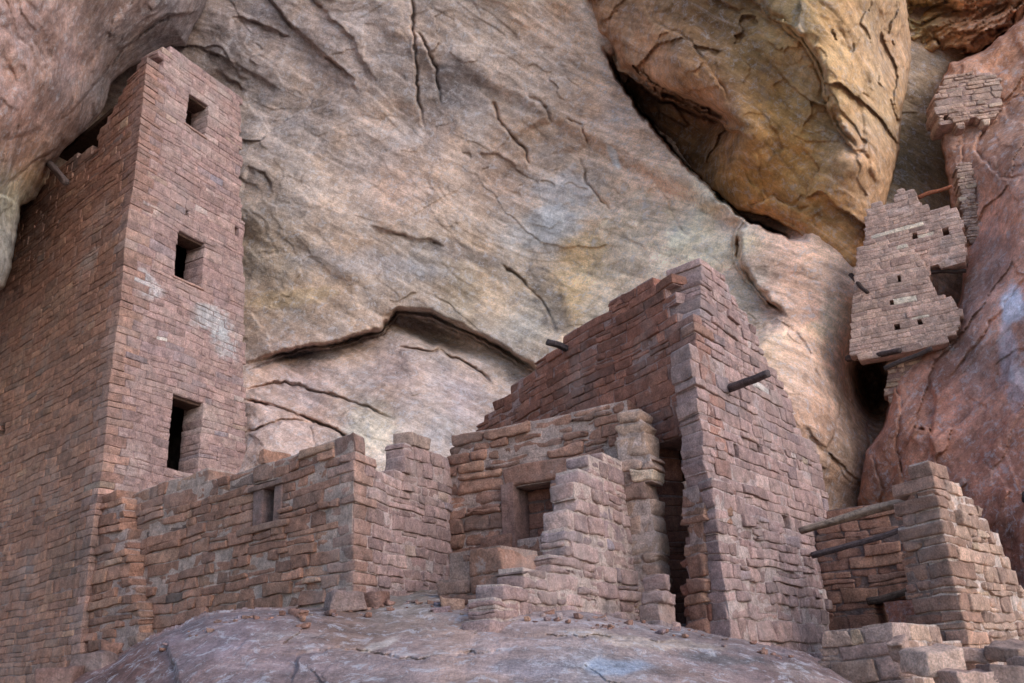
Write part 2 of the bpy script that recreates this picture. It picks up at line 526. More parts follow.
def intervals(poly, z):
    xs = []
    n = len(poly)
    for i in range(n):
        (s1, z1), (s2, z2) = poly[i], poly[(i + 1) % n]
        if (z1 > z) != (z2 > z): xs.append(s1 + (s2 - s1) * (z - z1) / (z2 - z1))
    xs.sort()
    return [(xs[i], xs[i + 1]) for i in range(0, len(xs) - 1, 2)]

def grade(c):
    c = lin(c); c = c + (c.mean() - c) * .22
    return c * np.array([1.12, 1.12, 1.2])

def pick(pal, rng):
    t = rng.random() * sum(w for _, w in pal)
    for c, w in pal:
        t -= w
        if t <= 0: return c
    return pal[0][0]

def quoin_len(k, seed):
    rng = random.Random(seed * 7919 + k)
    L, S_ = rng.uniform(.34, .52), rng.uniform(.20, .28)
    return (L, S_) if k % 2 else (S_, L)

def wall(parent, pl, poly_px, cz, thick=0.4, lm=0.32, pal=PAL_WARM, mort=MORTAR, relief=0.02, rough=0.006, rad=0.016,
         openings=(), quoin=None, qother=None, qrole=0, qseed=0, seed=1, gap=0.010, jit=0.05, name='wall', label=None, hscale=1.0, recess=0.011, val=0.06, vdir=None, stains=(), cpal=None, calm=.5, poly_sz=None):
    """pl: Plane; poly_px: outline of the face seen from the path; cz: heights of the courses"""
    rng = random.Random(seed)
    poly = poly_sz or [pl.sz(*p) for p in poly_px]
    ops = []
    for (xa, ya, xb, yb) in openings:       # left-top pixel, right x, bottom y at the left
        sa, za = pl.sz(xa, ya); sb, _ = pl.sz(xb, ya); _, zb = pl.sz(xa, yb)
        z_lo = min(cz, key=lambda z: abs(z - min(za, zb))); z_hi = min(cz, key=lambda z: abs(z - max(za, zb)))
        if z_hi <= z_lo: z_hi = min(z for z in cz if z > z_lo)
        ops.append((min(sa, sb), max(sa, sb), z_lo, z_hi))
    S, SC, Mo = [], [], []
    nin = -pl.n if vdir is None else vdir
    def put(sa, sb, z0, z1, C=None, U=None, V=None, La=None, Lb=None, corner=False, ends=(False, False)):
        g = gap * rng.uniform(.4, 1.2)
        pr = relief * rng.uniform(-.6, 1.0)
        if rng.random() < .06: pr += relief * 1.2
        if not corner:
            o = pl.pt(sa + g * rng.uniform(.3, 1), z0 + g * rng.uniform(.2, .8), pr)
            U, V, La, Lb = pl.d, nin, sb - sa - g * 1.2, thick + pr * .5
        else:
            o = np.array([C[0], C[1], z0 + g * .4]) - np.array([*(U + V), 0]) * (pr * .7)
        Hh = z1 - z0 - g * rng.uniform(.6, 1.5)
        if La < .03 or Hh < .02: return
        r = rad * rng.uniform(.6, 1.5)
        S.append([*o, *U, *V, La, Lb, Hh, r, rng.gauss(0, relief * .35), rng.gauss(0, relief * .35), rng.gauss(0, .008 + relief * .5), rng.gauss(0, .008 + relief * .35)])
        rc = recess * rng.uniform(.7, 1.3)
        ia = (rc + .01) if (corner or ends[0]) else -.012
        ib = (rc + .01) if ends[1] else -.012
        Mo.append([*(o + np.array([*(V * (rc + pr) + U * ia), -.01])), *U, *V, La - ia - ib, Lb - rc - pr - (0 if corner else rc), Hh + .022, .004, 0, 0, 0, 0])
        c = np.array(pick(pal, rng), float)
        main = np.array(pal[0][0], float)
        if corner and cpal:
            c = (c + np.array(pick(cpal, rng), float)) / 2; main = (main + np.array(cpal[0][0], float)) / 2
        c = (main + (c - main) * (calm if rng.random() < .90 else 1.0)) * (1 + rng.gauss(0, val))
        SC.append(grade(np.clip(c, 20, 235)) * np.array([1.02, 1.01, .95]))
    for k in range(len(cz) - 1):
        z0, z1 = cz[k], cz[k + 1]; zm = (z0 + z1) / 2
        iv = [(a, b) for a, b in intervals(poly, zm) if b - a > .08]
        if not iv: continue
        cuts = [(a, b) for a, b, lo, hi in ops if lo - 1e-4 <= zm <= hi]
        for a, b in cuts:
            nv_ = []
            for p, q in iv:
                if b <= p or a >= q: nv_.append((p, q)); continue
                if a - p > .05: nv_.append((p, a))
                if q - b > .05: nv_.append((b, q))
            iv = nv_
        for p, q in iv:
            isq = quoin and p < .15 and q > .1
            if isq:
                qa, qb = quoin_len(k, qseed)
                if qrole: qa, qb = qb, qa
                if not qrole:
                    put(0, 0, z0, z1, C=pl.O[:2], U=pl.d, V=qother, La=qa - .008, Lb=qb - .008, corner=True)
                p = qa
            else:
                p += rng.uniform(-jit, jit) * .8
            q0 = q; q += rng.uniform(-jit, jit)
            if any(abs(q0 - a) < 1e-6 for a, _ in cuts): q = q0 + rng.uniform(-.01, .01)
            if any(abs(p - b) < .06 for _, b in cuts): p = min(cuts, key=lambda c: abs(c[1] - p))[1]
            if q - p < .08: continue
            s = p; Hc = z1 - z0; fe = not isq
            while s < q - 1e-4:
                ln = lm * math.exp(rng.gauss(0, .42)) * (0.8 + 0.2 * Hc / .12)
                if q - s - ln < .11: ln = q - s
                e = s + ln
                E = (fe and s == p, e >= q - 1e-4)
                if Hc > .11 and rng.random() < .16:
                    zs = z0 + Hc * rng.uniform(.35, .65)
                    if ln > .4 and rng.random() < .5:
                        m = s + ln * rng.uniform(.35, .65)
                        put(s, m, z0, zs, ends=(E[0], False)); put(m, e, z0, zs, ends=(False, E[1])); put(s, e, zs, z1, ends=E)
                    else:
                        put(s, e, z0, zs, ends=E); put(s, e, zs, z1, ends=E)
                else:
                    put(s, e, z0, z1, ends=E)
                s = e
    if not S: return None
    V1, Q1, n1 = blocks(S, T_STONE, rough, seed)
    c1 = np.repeat(np.array(SC), n1, axis=0)
    for sx, sy, rr, colr, st in stains:       # mineral crusts and old plaster left on the face
        a0, z0_ = pl.sz(sx, sy); ctr = pl.pt(a0, z0_)
        d = np.linalg.norm((V1 - ctr) * np.array([1, 1, 1.5]), axis=1) / rr + .9 * fbm(V1 * 5, 4, 77, .7)
        w = (sstep(1.0, .5, d) * st)[:, None]
        c1 = c1 * (1 - w) + lin(colr) * w
    V2, Q2, n2 = blocks(Mo, T_MORT, recess * .35, seed + 3)
    mc = grade(mort)
    c2 = np.tile(mc, (len(V2), 1))
    V = np.vstack([V1, V2]); Q = np.vstack([Q1, Q2 + len(V1)]); C = np.vstack([c1, c2])
    o = mesh_obj(name, V, Q, MASON, parent, C)
    if label: o['label'] = label
    return o

def loose_stones(items, seed, parent=None, name='stone', pal=PAL_WARM, rough=.016, **kw):
    """items: (centre, yaw, tilt, (l, d, h)) -> one object each"""
    out = []
    rng = random.Random(seed)
    for i, (c, yaw, tilt, (l, d, h)) in enumerate(items):
        U = np.array([math.cos(yaw), math.sin(yaw)]); V = np.array([-U[1], U[0]])
        o0 = np.array([*(np.array(c[:2]) - U * l / 2 - V * d / 2), c[2]])
        S = [[*o0, *U, *V, l, d, h, min(h, l) * .11, 0, 0, rng.gauss(0, .03), rng.gauss(0, .03)]]
        V1, Q1, n1 = blocks(S, T_STONE, rough, seed + i * 13)
        ct = V1.mean(0); rel = V1 - ct
        ax = Matrix.Rotation(tilt, 3, Vector((U[0], U[1], 0)))
        V1 = rel @ np.array(ax).T + ct
        col = grade(np.clip(np.array(pick(pal, rng), float) * (1 + rng.gauss(0, .08)), 20, 230))
        b = np.array([ct[0], ct[1], V1[:, 2].min()])
        out.append(mesh_obj(name, V1, Q1, MASON, parent, np.tile(col, (len(V1), 1)), loc=b, smooth=True))
    return out

def log_mesh(a, b, r0, r1, seed, n=14, m=18, col=(96, 78, 66), sag=0.0):
    a = np.array(a, float); b = np.array(b, float)
    d = b - a; L = np.linalg.norm(d); d /= L
    up = np.array([0, 0, 1.0]); sx = np.cross(d, up); sx /= np.linalg.norm(sx); sy = np.cross(sx, d)
    V = []
    for i in range(n + 1):
        t = i / n
        c = a + (b - a) * t
        c = c + sx * .12 * r0 * 2 * vnoise(np.array([t * 3, seed, 0.3])) + sy * (.25 * r0 * 2 * vnoise(np.array([t * 3, seed, 8.3])) - sag * math.sin(math.pi * t))
        r = r0 + (r1 - r0) * t
        for j in range(m):
            an = 2 * math.pi * j / m
            k = (.82 + .18 * abs(math.cos(an + seed))) * (1 + .05) + .20 * vnoise(np.array([math.cos(an) * 2, math.sin(an) * 2, seed + t * L * 1.2])) + .10 * vnoise(np.array([math.cos(an) * 7, math.sin(an) * 7, seed + t * L * .8]))
            V.append(c + (sx * math.cos(an) + sy * math.sin(an)) * r * k)
    Q = []
    for i in range(n):
        for j in range(m):
            j2 = (j + 1) % m
            Q.append([i * m + j, i * m + j2, (i + 1) * m + j2, (i + 1) * m + j])
    for i, c in ((0, a), (n, b)):
        ci = len(V); V.append(np.mean([V[i * m + j] for j in range(m)], axis=0) + (d * .004 * (-1 if i == 0 else 1)))
        for j in range(0, m, 2):
            q = [i * m + j, i * m + (j + 1) % m, i * m + (j + 2) % m, ci]
            Q.append(q[::-1] if i == 0 else q)
    V = np.array(V)
    C = np.tile(lin(col), (len(V), 1))
    g = 1 + .35 * np.array([vnoise(np.array([(k % m) * .9, k // m * .1, seed])) for k in range(len(V))])[:, None]
    return V, Q, np.clip(C * g, .01, .8)

def log(name, a, b, r0, r1, seed, col=(96, 78, 66), parent=None, sag=0.0, **kw):
    V, Q, C = log_mesh(a, b, r0, r1, seed, col=col, sag=sag)
    o = mesh_obj(name, V, Q, WOOD, parent, C, loc=(np.array(a) + np.array(b)) / 2, smooth=True)
    return tag(o, **kw)

# ================================================================== GROUND
def build_ground():
    xs = np.concatenate([[-600, -200, -80, -40], np.arange(-20, 20.01, .25), [40, 80, 200, 600]])
    ys = np.concatenate([[-600, -200, -80, -30], np.arange(-10, 24.01, .25), [40, 80, 200, 600]])
    X, Y = np.meshgrid(xs, ys)
    mid = sstep(-3.2, -1.2, X) * sstep(2.6, 1.2, X)
    top = -0.75 + 0.75 * mid
    z = -1.65 + (top + 1.65) * sstep(5.0, 8.4, Y) + 0.25 * sstep(8, 12, Y)
    p = np.stack([X, Y, 0 * X], -1)
    z = z + .12 * fbm(p * .5, 4, 3) + .03 * fbm(p * 3, 3, 4)
    V = np.stack([X, Y, z], -1).reshape(-1, 3)
    idx = np.arange(X.size).reshape(X.shape)
    Q = np.stack([idx[:-1, :-1], idx[:-1, 1:], idx[1:, 1:], idx[1:, :-1]], -1).reshape(-1, 4)
    tag(mesh_obj('ground', V, Q, GROUND, smooth=True), kind='structure')
build_ground()

# ================================================================== CLIFFS
# --- the back of the alcove with the rounded bench under it
cr = [
    # (polyline, step in metres, fade in px, groove in px); the right-hand side of the line (y down) stands proud when positive
    ([(235, 372), (290, 356), (345, 345), (383, 333), (398, 314), (430, 318), (470, 334), (520, 365), (560, 385), (620, 420)], -0.8, 70, 3),
    ([(240, 392), (285, 384), (330, 396), (372, 410), (400, 425)], 0.30, 34, 2),
    ([(240, 402), (275, 408), (315, 424), (345, 436), (352, 450)], 0.36, 30, 2),
    ([(240, 436), (290, 420), (335, 430), (360, 452)], 0.30, 30, 2),
    ([(395, 348), (440, 352), (480, 372), (500, 390)], 0.25, 40, 1.5),
    ([(255, -15), (290, 28), (325, 58), (352, 80), (356, 100)], -0.24, 60, 2.2),
    ([(230, 18), (262, 28), (292, 42)], -0.2, 40, 2),
    ([(303, -10), (330, 22), (352, 40), (364, 66), (378, 86)], -0.18, 50, 1.8),
    ([(410, -10), (412, 40), (416, 90), (422, 122), (426, 135)], 0.2, 50, 2),
    ([(415, 30), (432, 60), (440, 110)], 0.16, 50, 1.7),
    ([(200, 50), (228, 62), (256, 76), (282, 96)], -0.16, 50, 1.7),
    ([(212, 70), (235, 85), (246, 97)], -0.14, 30, 1.6),
    ([(245, 168), (262, 175), (272, 195)], -0.14, 30, 1.6),
    ([(365, 228), (395, 234), (430, 242), (448, 250)], -0.18, 40, 1.8),
    ([(490, 100), (500, 125), (522, 150), (530, 172)], 0.18, 40, 1.8),
    ([(525, 96), (545, 108), (552, 124)], 0.14, 30, 1.6),
    ([(565, 120), (582, 128), (588, 150)], 0.16, 30, 1.7),
    ([(578, 160), (585, 185), (600, 200), (614, 216)], 0.12, 40, 1.5),
    ([(500, 262), (525, 285), (545, 310), (556, 335)], 0.18, 45, 2),
    ([(810, 244), (742, 216), (690, 168), (640, 110), (614, 66), (602, 42)], -1.7, 400, 1.5),
    ([(745, 214), (733, 236), (735, 262), (752, 288), (788, 324)], -0.5, 160, 2.5),
    ([(786, 322), (800, 338), (812, 360), (826, 400)], -0.07, 60, 1.2),
    ([(800, 425), (815, 440), (828, 452), (838, 430), (846, 380)], -0.20, 30, 2),
    ([(870, 395), (866, 430), (872, 465), (856, 500)], 0.2, 30, 2),
    ([(648, 178), (668, 200), (672, 220), (690, 240)], 0.07, 40, 1.2),
]
rock('alcove_wall', axis(-260, 170, 940, 1240, 1.0, 10), axis(-200, -6, 530, 690, 1.0, 10),
     [(-200, 0, 17.5), (0, 100, 16.8), (80, 110, 16.4), (150, 60, 15.8), (-200, -200, 12), (0, -200, 12.5), (-100, 400, 17.6), (100, 300, 16.8), (200, -100, 14.6), (230, 30, 15.2), (250, 200, 15.8), (250, 350, 15.6), (250, 480, 14.2),
      (400, -200, 12.4), (400, 0, 14.4), (400, 120, 15.2), (400, 250, 15.6), (420, 330, 15.6), (400, 400, 14.8), (400, 480, 14.0),
      (560, 0, 14.6), (560, 100, 15.2), (540, 250, 15.9), (520, 340, 15.8), (500, 420, 14.8), (620, 60, 15.2), (620, 200, 15.2), (640, 280, 14.9),
      (740, 230, 13.9), (790, 300, 13.2), (820, 400, 12.8), (845, 300, 13.4), (850, 450, 13.3), (870, 390, 14.6), (880, 480, 14.2), (1000, 500, 15), (900, -200, 15), (600, 520, 14.2)],
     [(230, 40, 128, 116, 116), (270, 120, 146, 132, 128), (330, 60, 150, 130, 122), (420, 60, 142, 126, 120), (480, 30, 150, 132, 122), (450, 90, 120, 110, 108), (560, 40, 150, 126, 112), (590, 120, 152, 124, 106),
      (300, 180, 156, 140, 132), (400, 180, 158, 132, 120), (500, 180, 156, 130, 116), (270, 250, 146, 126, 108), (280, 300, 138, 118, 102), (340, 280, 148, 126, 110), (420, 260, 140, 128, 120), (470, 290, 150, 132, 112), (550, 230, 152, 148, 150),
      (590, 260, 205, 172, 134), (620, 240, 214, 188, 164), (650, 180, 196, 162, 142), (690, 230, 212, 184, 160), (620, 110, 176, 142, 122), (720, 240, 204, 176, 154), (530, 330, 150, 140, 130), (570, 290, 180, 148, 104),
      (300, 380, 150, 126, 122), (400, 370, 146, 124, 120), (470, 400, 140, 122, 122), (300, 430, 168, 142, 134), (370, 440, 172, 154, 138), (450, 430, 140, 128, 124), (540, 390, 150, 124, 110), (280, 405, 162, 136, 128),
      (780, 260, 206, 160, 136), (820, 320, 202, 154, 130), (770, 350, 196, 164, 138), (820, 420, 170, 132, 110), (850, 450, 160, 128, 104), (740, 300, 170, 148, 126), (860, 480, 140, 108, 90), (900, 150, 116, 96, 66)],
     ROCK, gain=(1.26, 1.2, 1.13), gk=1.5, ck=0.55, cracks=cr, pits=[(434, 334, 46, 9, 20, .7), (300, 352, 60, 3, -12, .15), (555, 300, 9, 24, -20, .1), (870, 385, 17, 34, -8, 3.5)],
     seed=3, fac=.05, fac_scale=.5, amp=(0.30, 0.032, 0.008), terr=0.017, terr_scale=0.5, stretch=(0.8, 1.0, 1.6), tilt=32, kind='structure',
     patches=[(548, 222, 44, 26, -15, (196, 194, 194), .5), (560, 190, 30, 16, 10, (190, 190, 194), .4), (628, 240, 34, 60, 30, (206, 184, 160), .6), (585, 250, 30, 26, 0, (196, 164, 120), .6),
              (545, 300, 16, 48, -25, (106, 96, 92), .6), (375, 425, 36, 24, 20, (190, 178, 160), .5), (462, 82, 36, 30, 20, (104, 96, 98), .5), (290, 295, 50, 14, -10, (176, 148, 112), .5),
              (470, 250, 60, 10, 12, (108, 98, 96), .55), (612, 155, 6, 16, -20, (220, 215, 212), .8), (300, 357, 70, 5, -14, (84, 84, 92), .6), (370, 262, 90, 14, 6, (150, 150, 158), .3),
              (600, 312, 22, 30, 30, (204, 186, 168), .5), (440, 130, 20, 34, 0, (112, 96, 92), .4), (790, 300, 40, 40, 20, (196, 152, 130), .5)])

# --- the ochre overhang hanging over the right half
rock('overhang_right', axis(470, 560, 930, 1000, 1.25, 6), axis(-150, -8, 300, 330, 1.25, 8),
     [(600, 40, 15.1), (640, 108, 15.2), (700, 170, 15.0), (738, 212, 14.4), (800, 235, 13.7), (855, 270, 13.2), (640, 30, 14.0), (680, 80, 13.4), (740, 130, 12.9), (700, 135, 14.6), (760, 170, 13.4),
      (760, 0, 12.2), (700, 0, 13.0), (780, 90, 12.8), (800, 160, 13.1), (815, 60, 12.0), (838, 135, 12.3), (865, 165, 12.6), (850, 60, 12.1), (900, 40, 13.0), (895, 140, 13.2), (880, 210, 13.3), (860, 0, 11.9), (760, -200, 10.8), (600, -200, 12.8), (880, -200, 11.2)],
     [(620, 20, 128, 98, 80), (660, 60, 140, 106, 88), (710, 105, 142, 106, 88), (640, 40, 146, 112, 92), (640, 100, 74, 52, 36), (690, 150, 84, 60, 38), (720, 190, 112, 80, 42), (700, 20, 84, 62, 42), (740, 60, 96, 74, 46),  # darkest browns lie under the ridge: shade of the underside put into the colour
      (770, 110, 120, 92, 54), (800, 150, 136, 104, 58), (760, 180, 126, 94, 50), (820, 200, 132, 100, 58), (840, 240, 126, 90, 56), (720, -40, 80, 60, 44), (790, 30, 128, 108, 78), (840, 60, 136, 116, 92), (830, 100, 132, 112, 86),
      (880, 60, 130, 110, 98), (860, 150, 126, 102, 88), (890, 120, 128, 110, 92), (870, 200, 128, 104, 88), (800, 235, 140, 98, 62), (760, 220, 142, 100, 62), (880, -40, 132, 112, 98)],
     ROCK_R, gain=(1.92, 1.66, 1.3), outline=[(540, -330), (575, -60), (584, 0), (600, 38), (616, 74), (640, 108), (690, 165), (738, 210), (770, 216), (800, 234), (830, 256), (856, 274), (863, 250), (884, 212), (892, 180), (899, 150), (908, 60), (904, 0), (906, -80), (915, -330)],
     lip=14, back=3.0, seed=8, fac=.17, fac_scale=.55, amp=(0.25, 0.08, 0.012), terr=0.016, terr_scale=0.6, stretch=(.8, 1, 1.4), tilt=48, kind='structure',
     cracks=[([(596, 30), (617, 70), (659, 97), (700, 114), (750, 138)], -1.7, 70, 5),
             ([(700, -20), (753, 0), (800, 42), (815, 62), (836, 130), (866, 160)], -0.5, 60, 3),
             ([(836, 20), (850, 52), (868, 80), (872, 110)], -0.08, 40, 1.2),
             ([(862, 100), (866, 150), (874, 180), (884, 190)], -0.14, 30, 1.6), ([(640, -10), (652, 20), (690, 40), (735, 110)], 0.15, 60, 2),
             ([(742, 212), (775, 196), (800, 210), (830, 205)], 0.15, 30, 1.5), ([(738, 214), (790, 224), (835, 262)], 0.12, 20, 1.5), ([(757, 150), (762, 185), (770, 210)], .08, 25, 1.2)])

# --- recess at the top right and the red cliff on the right
rock('recess_wall', axis(840, 880, 1050, 1300, 1.5, 8), axis(-160, -8, 260, 300, 1.5, 8),
     [(880, 0, 15), (920, 100, 15.6), (940, 200, 15.6), (920, 20, 14.8), (980, 20, 14.2), (1024, 0, 13.6), (1024, 100, 14.2), (1000, -200, 14.2), (900, -200, 15), (1200, 0, 12.6)],
     [(920, 20, 150, 120, 80), (930, 60, 144, 108, 74), (925, 110, 130, 104, 62), (925, 180, 112, 90, 54), (970, 25, 150, 104, 82), (1010, 40, 148, 100, 84), (960, 50, 140, 98, 76)],
     ROCK_R, gain=(1.9, 2.0, 1.75), seed=15, fac=.35, fac_scale=1.2, amp=(0.3, 0.2, 0.05), terr=0.09, terr_scale=1.0, stretch=(.6, 1, 2.2), kind='structure',
     cracks=[([(900, 68), (930, 62), (955, 55), (980, 52), (1024, 20)], -0.8, 40, 4), ([(900, 12), (940, 6), (975, 12), (1024, -4)], -0.5, 25, 3),
             ([(900, 96), (925, 92), (945, 98)], -0.3, 20, 2), ([(930, 30), (940, 45), (925, 60)], .3, 30, 2)])
rock('red_cliff', axis(800, 845, 1060, 1700, 1.25, 12), axis(-160, -8, 690, 760, 1.25, 10),
     [(945, 90, 13.0), (948, 125, 13.0), (998, 120, 12.85), (972, 85, 12.9), (950, 180, 13.1), (975, 200, 12.85), (968, 240, 12.9), (1000, 76, 12.85), (1024, 20, 12.6), (1012, 150, 12.2), (1024, 220, 11.6), (975, 300, 12.2), (930, 350, 12.7), (900, 370, 13.0), (880, 450, 12.9), (910, 440, 12.4),
      (960, 420, 11.9), (1024, 330, 11.2), (1000, 480, 11.3), (1024, 560, 10.9), (900, 520, 12.9), (940, 600, 12.4), (1024, 660, 10.9), (1200, 300, 11.0), (1500, 300, 11.2), (1200, 0, 11.6), (1000, -200, 11.6), (1200, 600, 11.0), (1500, 0, 11.4), (1500, 700, 11.2)],
     [(960, 70, 130, 98, 84), (1000, 60, 124, 92, 78), (960, 150, 128, 98, 88), (1000, 180, 134, 104, 98), (1010, 130, 128, 98, 86), (980, 230, 156, 116, 106), (990, 300, 146, 112, 106), (940, 400, 140, 98, 88), (900, 440, 146, 104, 90),
      (1000, 400, 138, 102, 96), (970, 360, 124, 98, 94), (1020, 480, 122, 84, 76), (980, 480, 136, 94, 84), (890, 500, 128, 92, 78), (1000, 560, 100, 68, 62)],
     ROCK_D, gain=(1.9, 1.6, 1.3), ck=.4, outline=[(1700, -60), (1130, -90), (1024, 14), (985, 52), (950, 66), (938, 90), (942, 150), (950, 205), (966, 240), (962, 300), (948, 340), (905, 362), (892, 378), (886, 420), (866, 452), (858, 500), (868, 560), (880, 720), (1700, 760)],
     lip=12, back=3.5, seed=21, fac=.16, fac_scale=.6, amp=(0.30, 0.06, 0.014), terr=0.025, terr_scale=0.6, stretch=(.7, 1, 1.4), tilt=-50, kind='structure',
     cracks=[([(890, 375), (900, 400), (895, 440), (905, 500)], 0.2, 30, 2), ([(925, 372), (934, 400), (930, 440), (938, 480)], -0.22, 40, 2), ([(905, 440), (915, 425), (935, 430)], .1, 25, 1.5),
             ([(966, 100), (985, 118), (1030, 90)], .25, 40, 2), ([(985, 118), (975, 150), (1000, 180), (1030, 176)], .22, 40, 2), ([(1030, 55), (1005, 70), (985, 84)], -.2, 40, 2),
             ([(960, 130), (962, 170), (975, 200)], .15, 25, 1.5), ([(1030, 270), (985, 330), (940, 390)], .12, 60, 1.5), ([(1030, 395), (1000, 425), (980, 460), (960, 478)], -.16, 80, 1.6),
             ([(870, 450), (880, 490), (878, 520)], .2, 20, 2)],
     patches=[(1012, 306, 16, 22, 0, (206, 206, 220), .8), (1006, 345, 12, 40, 0, (190, 186, 198), .5), (1020, 380, 12, 30, 0, (196, 190, 200), .5), (985, 270, 34, 60, 30, (112, 92, 92), .4), (960, 360, 50, 30, -30, (110, 92, 90), .4)])

# --- the overhang at the top left, its lip reaching in front of the tower
rock('overhang_left', axis(-460, -12, 240, 280, 1.25, 12), axis(-150, -8, 320, 360, 1.25, 10),
     [(0, 0, 9.4), (100, 0, 11.4), (200, 0, 13.8), (195, 30, 14.2), (150, 52, 14.0), (110, 80, 13.6), (0, 100, 10.0), (60, 90, 11.6), (60, 145, 12.8), (25, 195, 13.0), (0, 180, 11.4), (5, 270, 12.6), (-60, 280, 12.0), (-200, 100, 8.6), (0, -200, 7.6), (200, -200, 11), (-300, -200, 6.8), (-300, 280, 10.6)],
     [(30, 20, 150, 118, 108), (80, 60, 146, 112, 100), (20, 120, 150, 112, 98), (130, 10, 140, 110, 98), (170, 20, 110, 104, 108), (150, 50, 104, 100, 106), (100, 80, 118, 108, 108), (60, 120, 136, 108, 98), (20, 160, 138, 96, 78),
      (60, 145, 124, 104, 100), (35, 175, 166, 136, 96), (10, 195, 176, 176, 150), (8, 240, 130, 128, 122), (5, 100, 154, 120, 110), (-60, 60, 150, 118, 106), (190, 5, 120, 104, 100), (120, 30, 120, 104, 98)],
     ROCK_D, gain=(1.35, 1.3, 1.28), outline=[(-470, -350), (222, -350), (210, -60), (208, 0), (194, 25), (186, 44), (170, 44), (151, 52), (128, 66), (112, 78), (103, 105), (88, 124), (63, 148), (50, 165), (46, 184), (34, 200), (20, 206), (15, 226), (10, 268), (2, 286), (-30, 300), (-470, 330)],
     lip=26, back=4.5, seed=33, fac=.04, fac_scale=.8, amp=(0.22, 0.12, 0.010), terr=0.03, terr_scale=0.9, stretch=(.7, 1, 1.4), tilt=-50, kind='structure',
     cracks=[([(206, 10), (160, 18), (120, 48), (100, 75), (80, 100), (50, 130)], .22, 25, 3), ([(130, -20), (105, 30), (85, 70)], .18, 40, 3), ([(0, 140), (22, 136), (45, 128)], -.1, 20, 1.3), ([(60, 145), (30, 165), (0, 190)], .18, 20, 2), ([(-10, 192), (10, 198), (16, 206)], .2, 14, 1.5),
             ([(30, 40), (45, 60), (60, 66)], .06, 20, 1.2)])

# ================================================================== TOWER
VL, VR = -650, 1000
pTL = Plane(100, 475, 12.0, VL)
pTR = Plane(100, 475, 12.0, VR)
CZ_T = courses(-2.2, 11.5, 0.115, 4)
tower = thing('stone_tower', pTL.pt(0, -1.5), 'tall square stone tower with three dark windows under the left overhang', 'tower')
QS = 11
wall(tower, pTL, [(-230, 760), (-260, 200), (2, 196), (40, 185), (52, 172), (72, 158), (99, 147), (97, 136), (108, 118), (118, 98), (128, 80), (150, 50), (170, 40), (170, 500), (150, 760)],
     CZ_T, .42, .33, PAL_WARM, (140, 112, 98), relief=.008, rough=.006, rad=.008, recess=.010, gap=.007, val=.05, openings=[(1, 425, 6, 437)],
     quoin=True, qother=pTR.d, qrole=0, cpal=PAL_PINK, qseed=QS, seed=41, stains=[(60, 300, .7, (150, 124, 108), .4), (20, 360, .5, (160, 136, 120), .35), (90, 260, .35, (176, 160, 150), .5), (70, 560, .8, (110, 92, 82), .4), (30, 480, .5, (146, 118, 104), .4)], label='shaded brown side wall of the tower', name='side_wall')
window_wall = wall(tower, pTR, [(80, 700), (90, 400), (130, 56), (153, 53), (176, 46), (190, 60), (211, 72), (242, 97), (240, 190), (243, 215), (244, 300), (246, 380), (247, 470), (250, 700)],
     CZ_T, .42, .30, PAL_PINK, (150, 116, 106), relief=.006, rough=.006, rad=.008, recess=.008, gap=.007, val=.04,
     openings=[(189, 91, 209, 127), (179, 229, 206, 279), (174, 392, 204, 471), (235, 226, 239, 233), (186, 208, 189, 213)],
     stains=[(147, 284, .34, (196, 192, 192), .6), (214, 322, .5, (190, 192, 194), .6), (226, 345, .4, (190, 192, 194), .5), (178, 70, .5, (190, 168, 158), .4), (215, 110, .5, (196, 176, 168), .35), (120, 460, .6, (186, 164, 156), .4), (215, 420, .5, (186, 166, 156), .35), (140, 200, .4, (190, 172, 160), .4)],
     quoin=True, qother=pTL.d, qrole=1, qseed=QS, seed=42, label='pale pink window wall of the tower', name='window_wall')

def slab(parent, pl, s0, s1, z0, z1, out0, out1, col, name, seed, mat=None, rough=.004, r=.01, label=None):
    o = pl.pt(s0, z0, out0)
    S = [[*o, *pl.d, *(-pl.n), s1 - s0, out0 - out1, z1 - z0, r, 0, 0, .006, .004]]
    V, Q, n = blocks(S, T_STONE, rough, seed)
    ob = mesh_obj(name, V, Q, mat or MASON, parent, np.tile(lin(col), (len(V), 1)), smooth=False)
    if label: ob['label'] = label
    return ob
for i, (xa, ya, xb, yb) in enumerate([(189, 91, 209, 127), (179, 229, 206, 279), (174, 392, 204, 471)]):
    sa, za = pTR.sz(xa, ya); sb, _ = pTR.sz(xb, ya); _, zb = pTR.sz(xa, yb)
    zb = min(CZ_T, key=lambda z: abs(z - zb)); za = min(CZ_T, key=lambda z: abs(z - za))
    slab(window_wall, pTR, sa - .06, sb + .10, za - .045, za - .008, -.06, -.36, (84, 62, 52), 'lintel', 300 + i, WOOD)
    if i < 2: slab(window_wall, pTR, sa - .04, sb + .05, zb - .004, zb + .035, .025, -.34, (170, 134, 122), 'sill', 310 + i)
# floors of the rooms inside the tower
for z in (pTR.sz(187, 345)[1], pTR.sz(192, 175)[1], pTR.sz(190, 80)[1]):
    a = pTL.O[:2]
    c0 = a + pTR.d * .40 + pTL.d * .40; 
    S = [[c0[0], c0[1], z, *pTR.d, *pTL.d, 2.0, 3.6, .10, .01, 0, 0, 0, 0]]
    V, Q, n = blocks(S, T_STONE, .002, 5)
    mesh_obj('floor', V, Q, WOOD, tower, np.tile(lin((80, 60, 48)), (len(V), 1)))
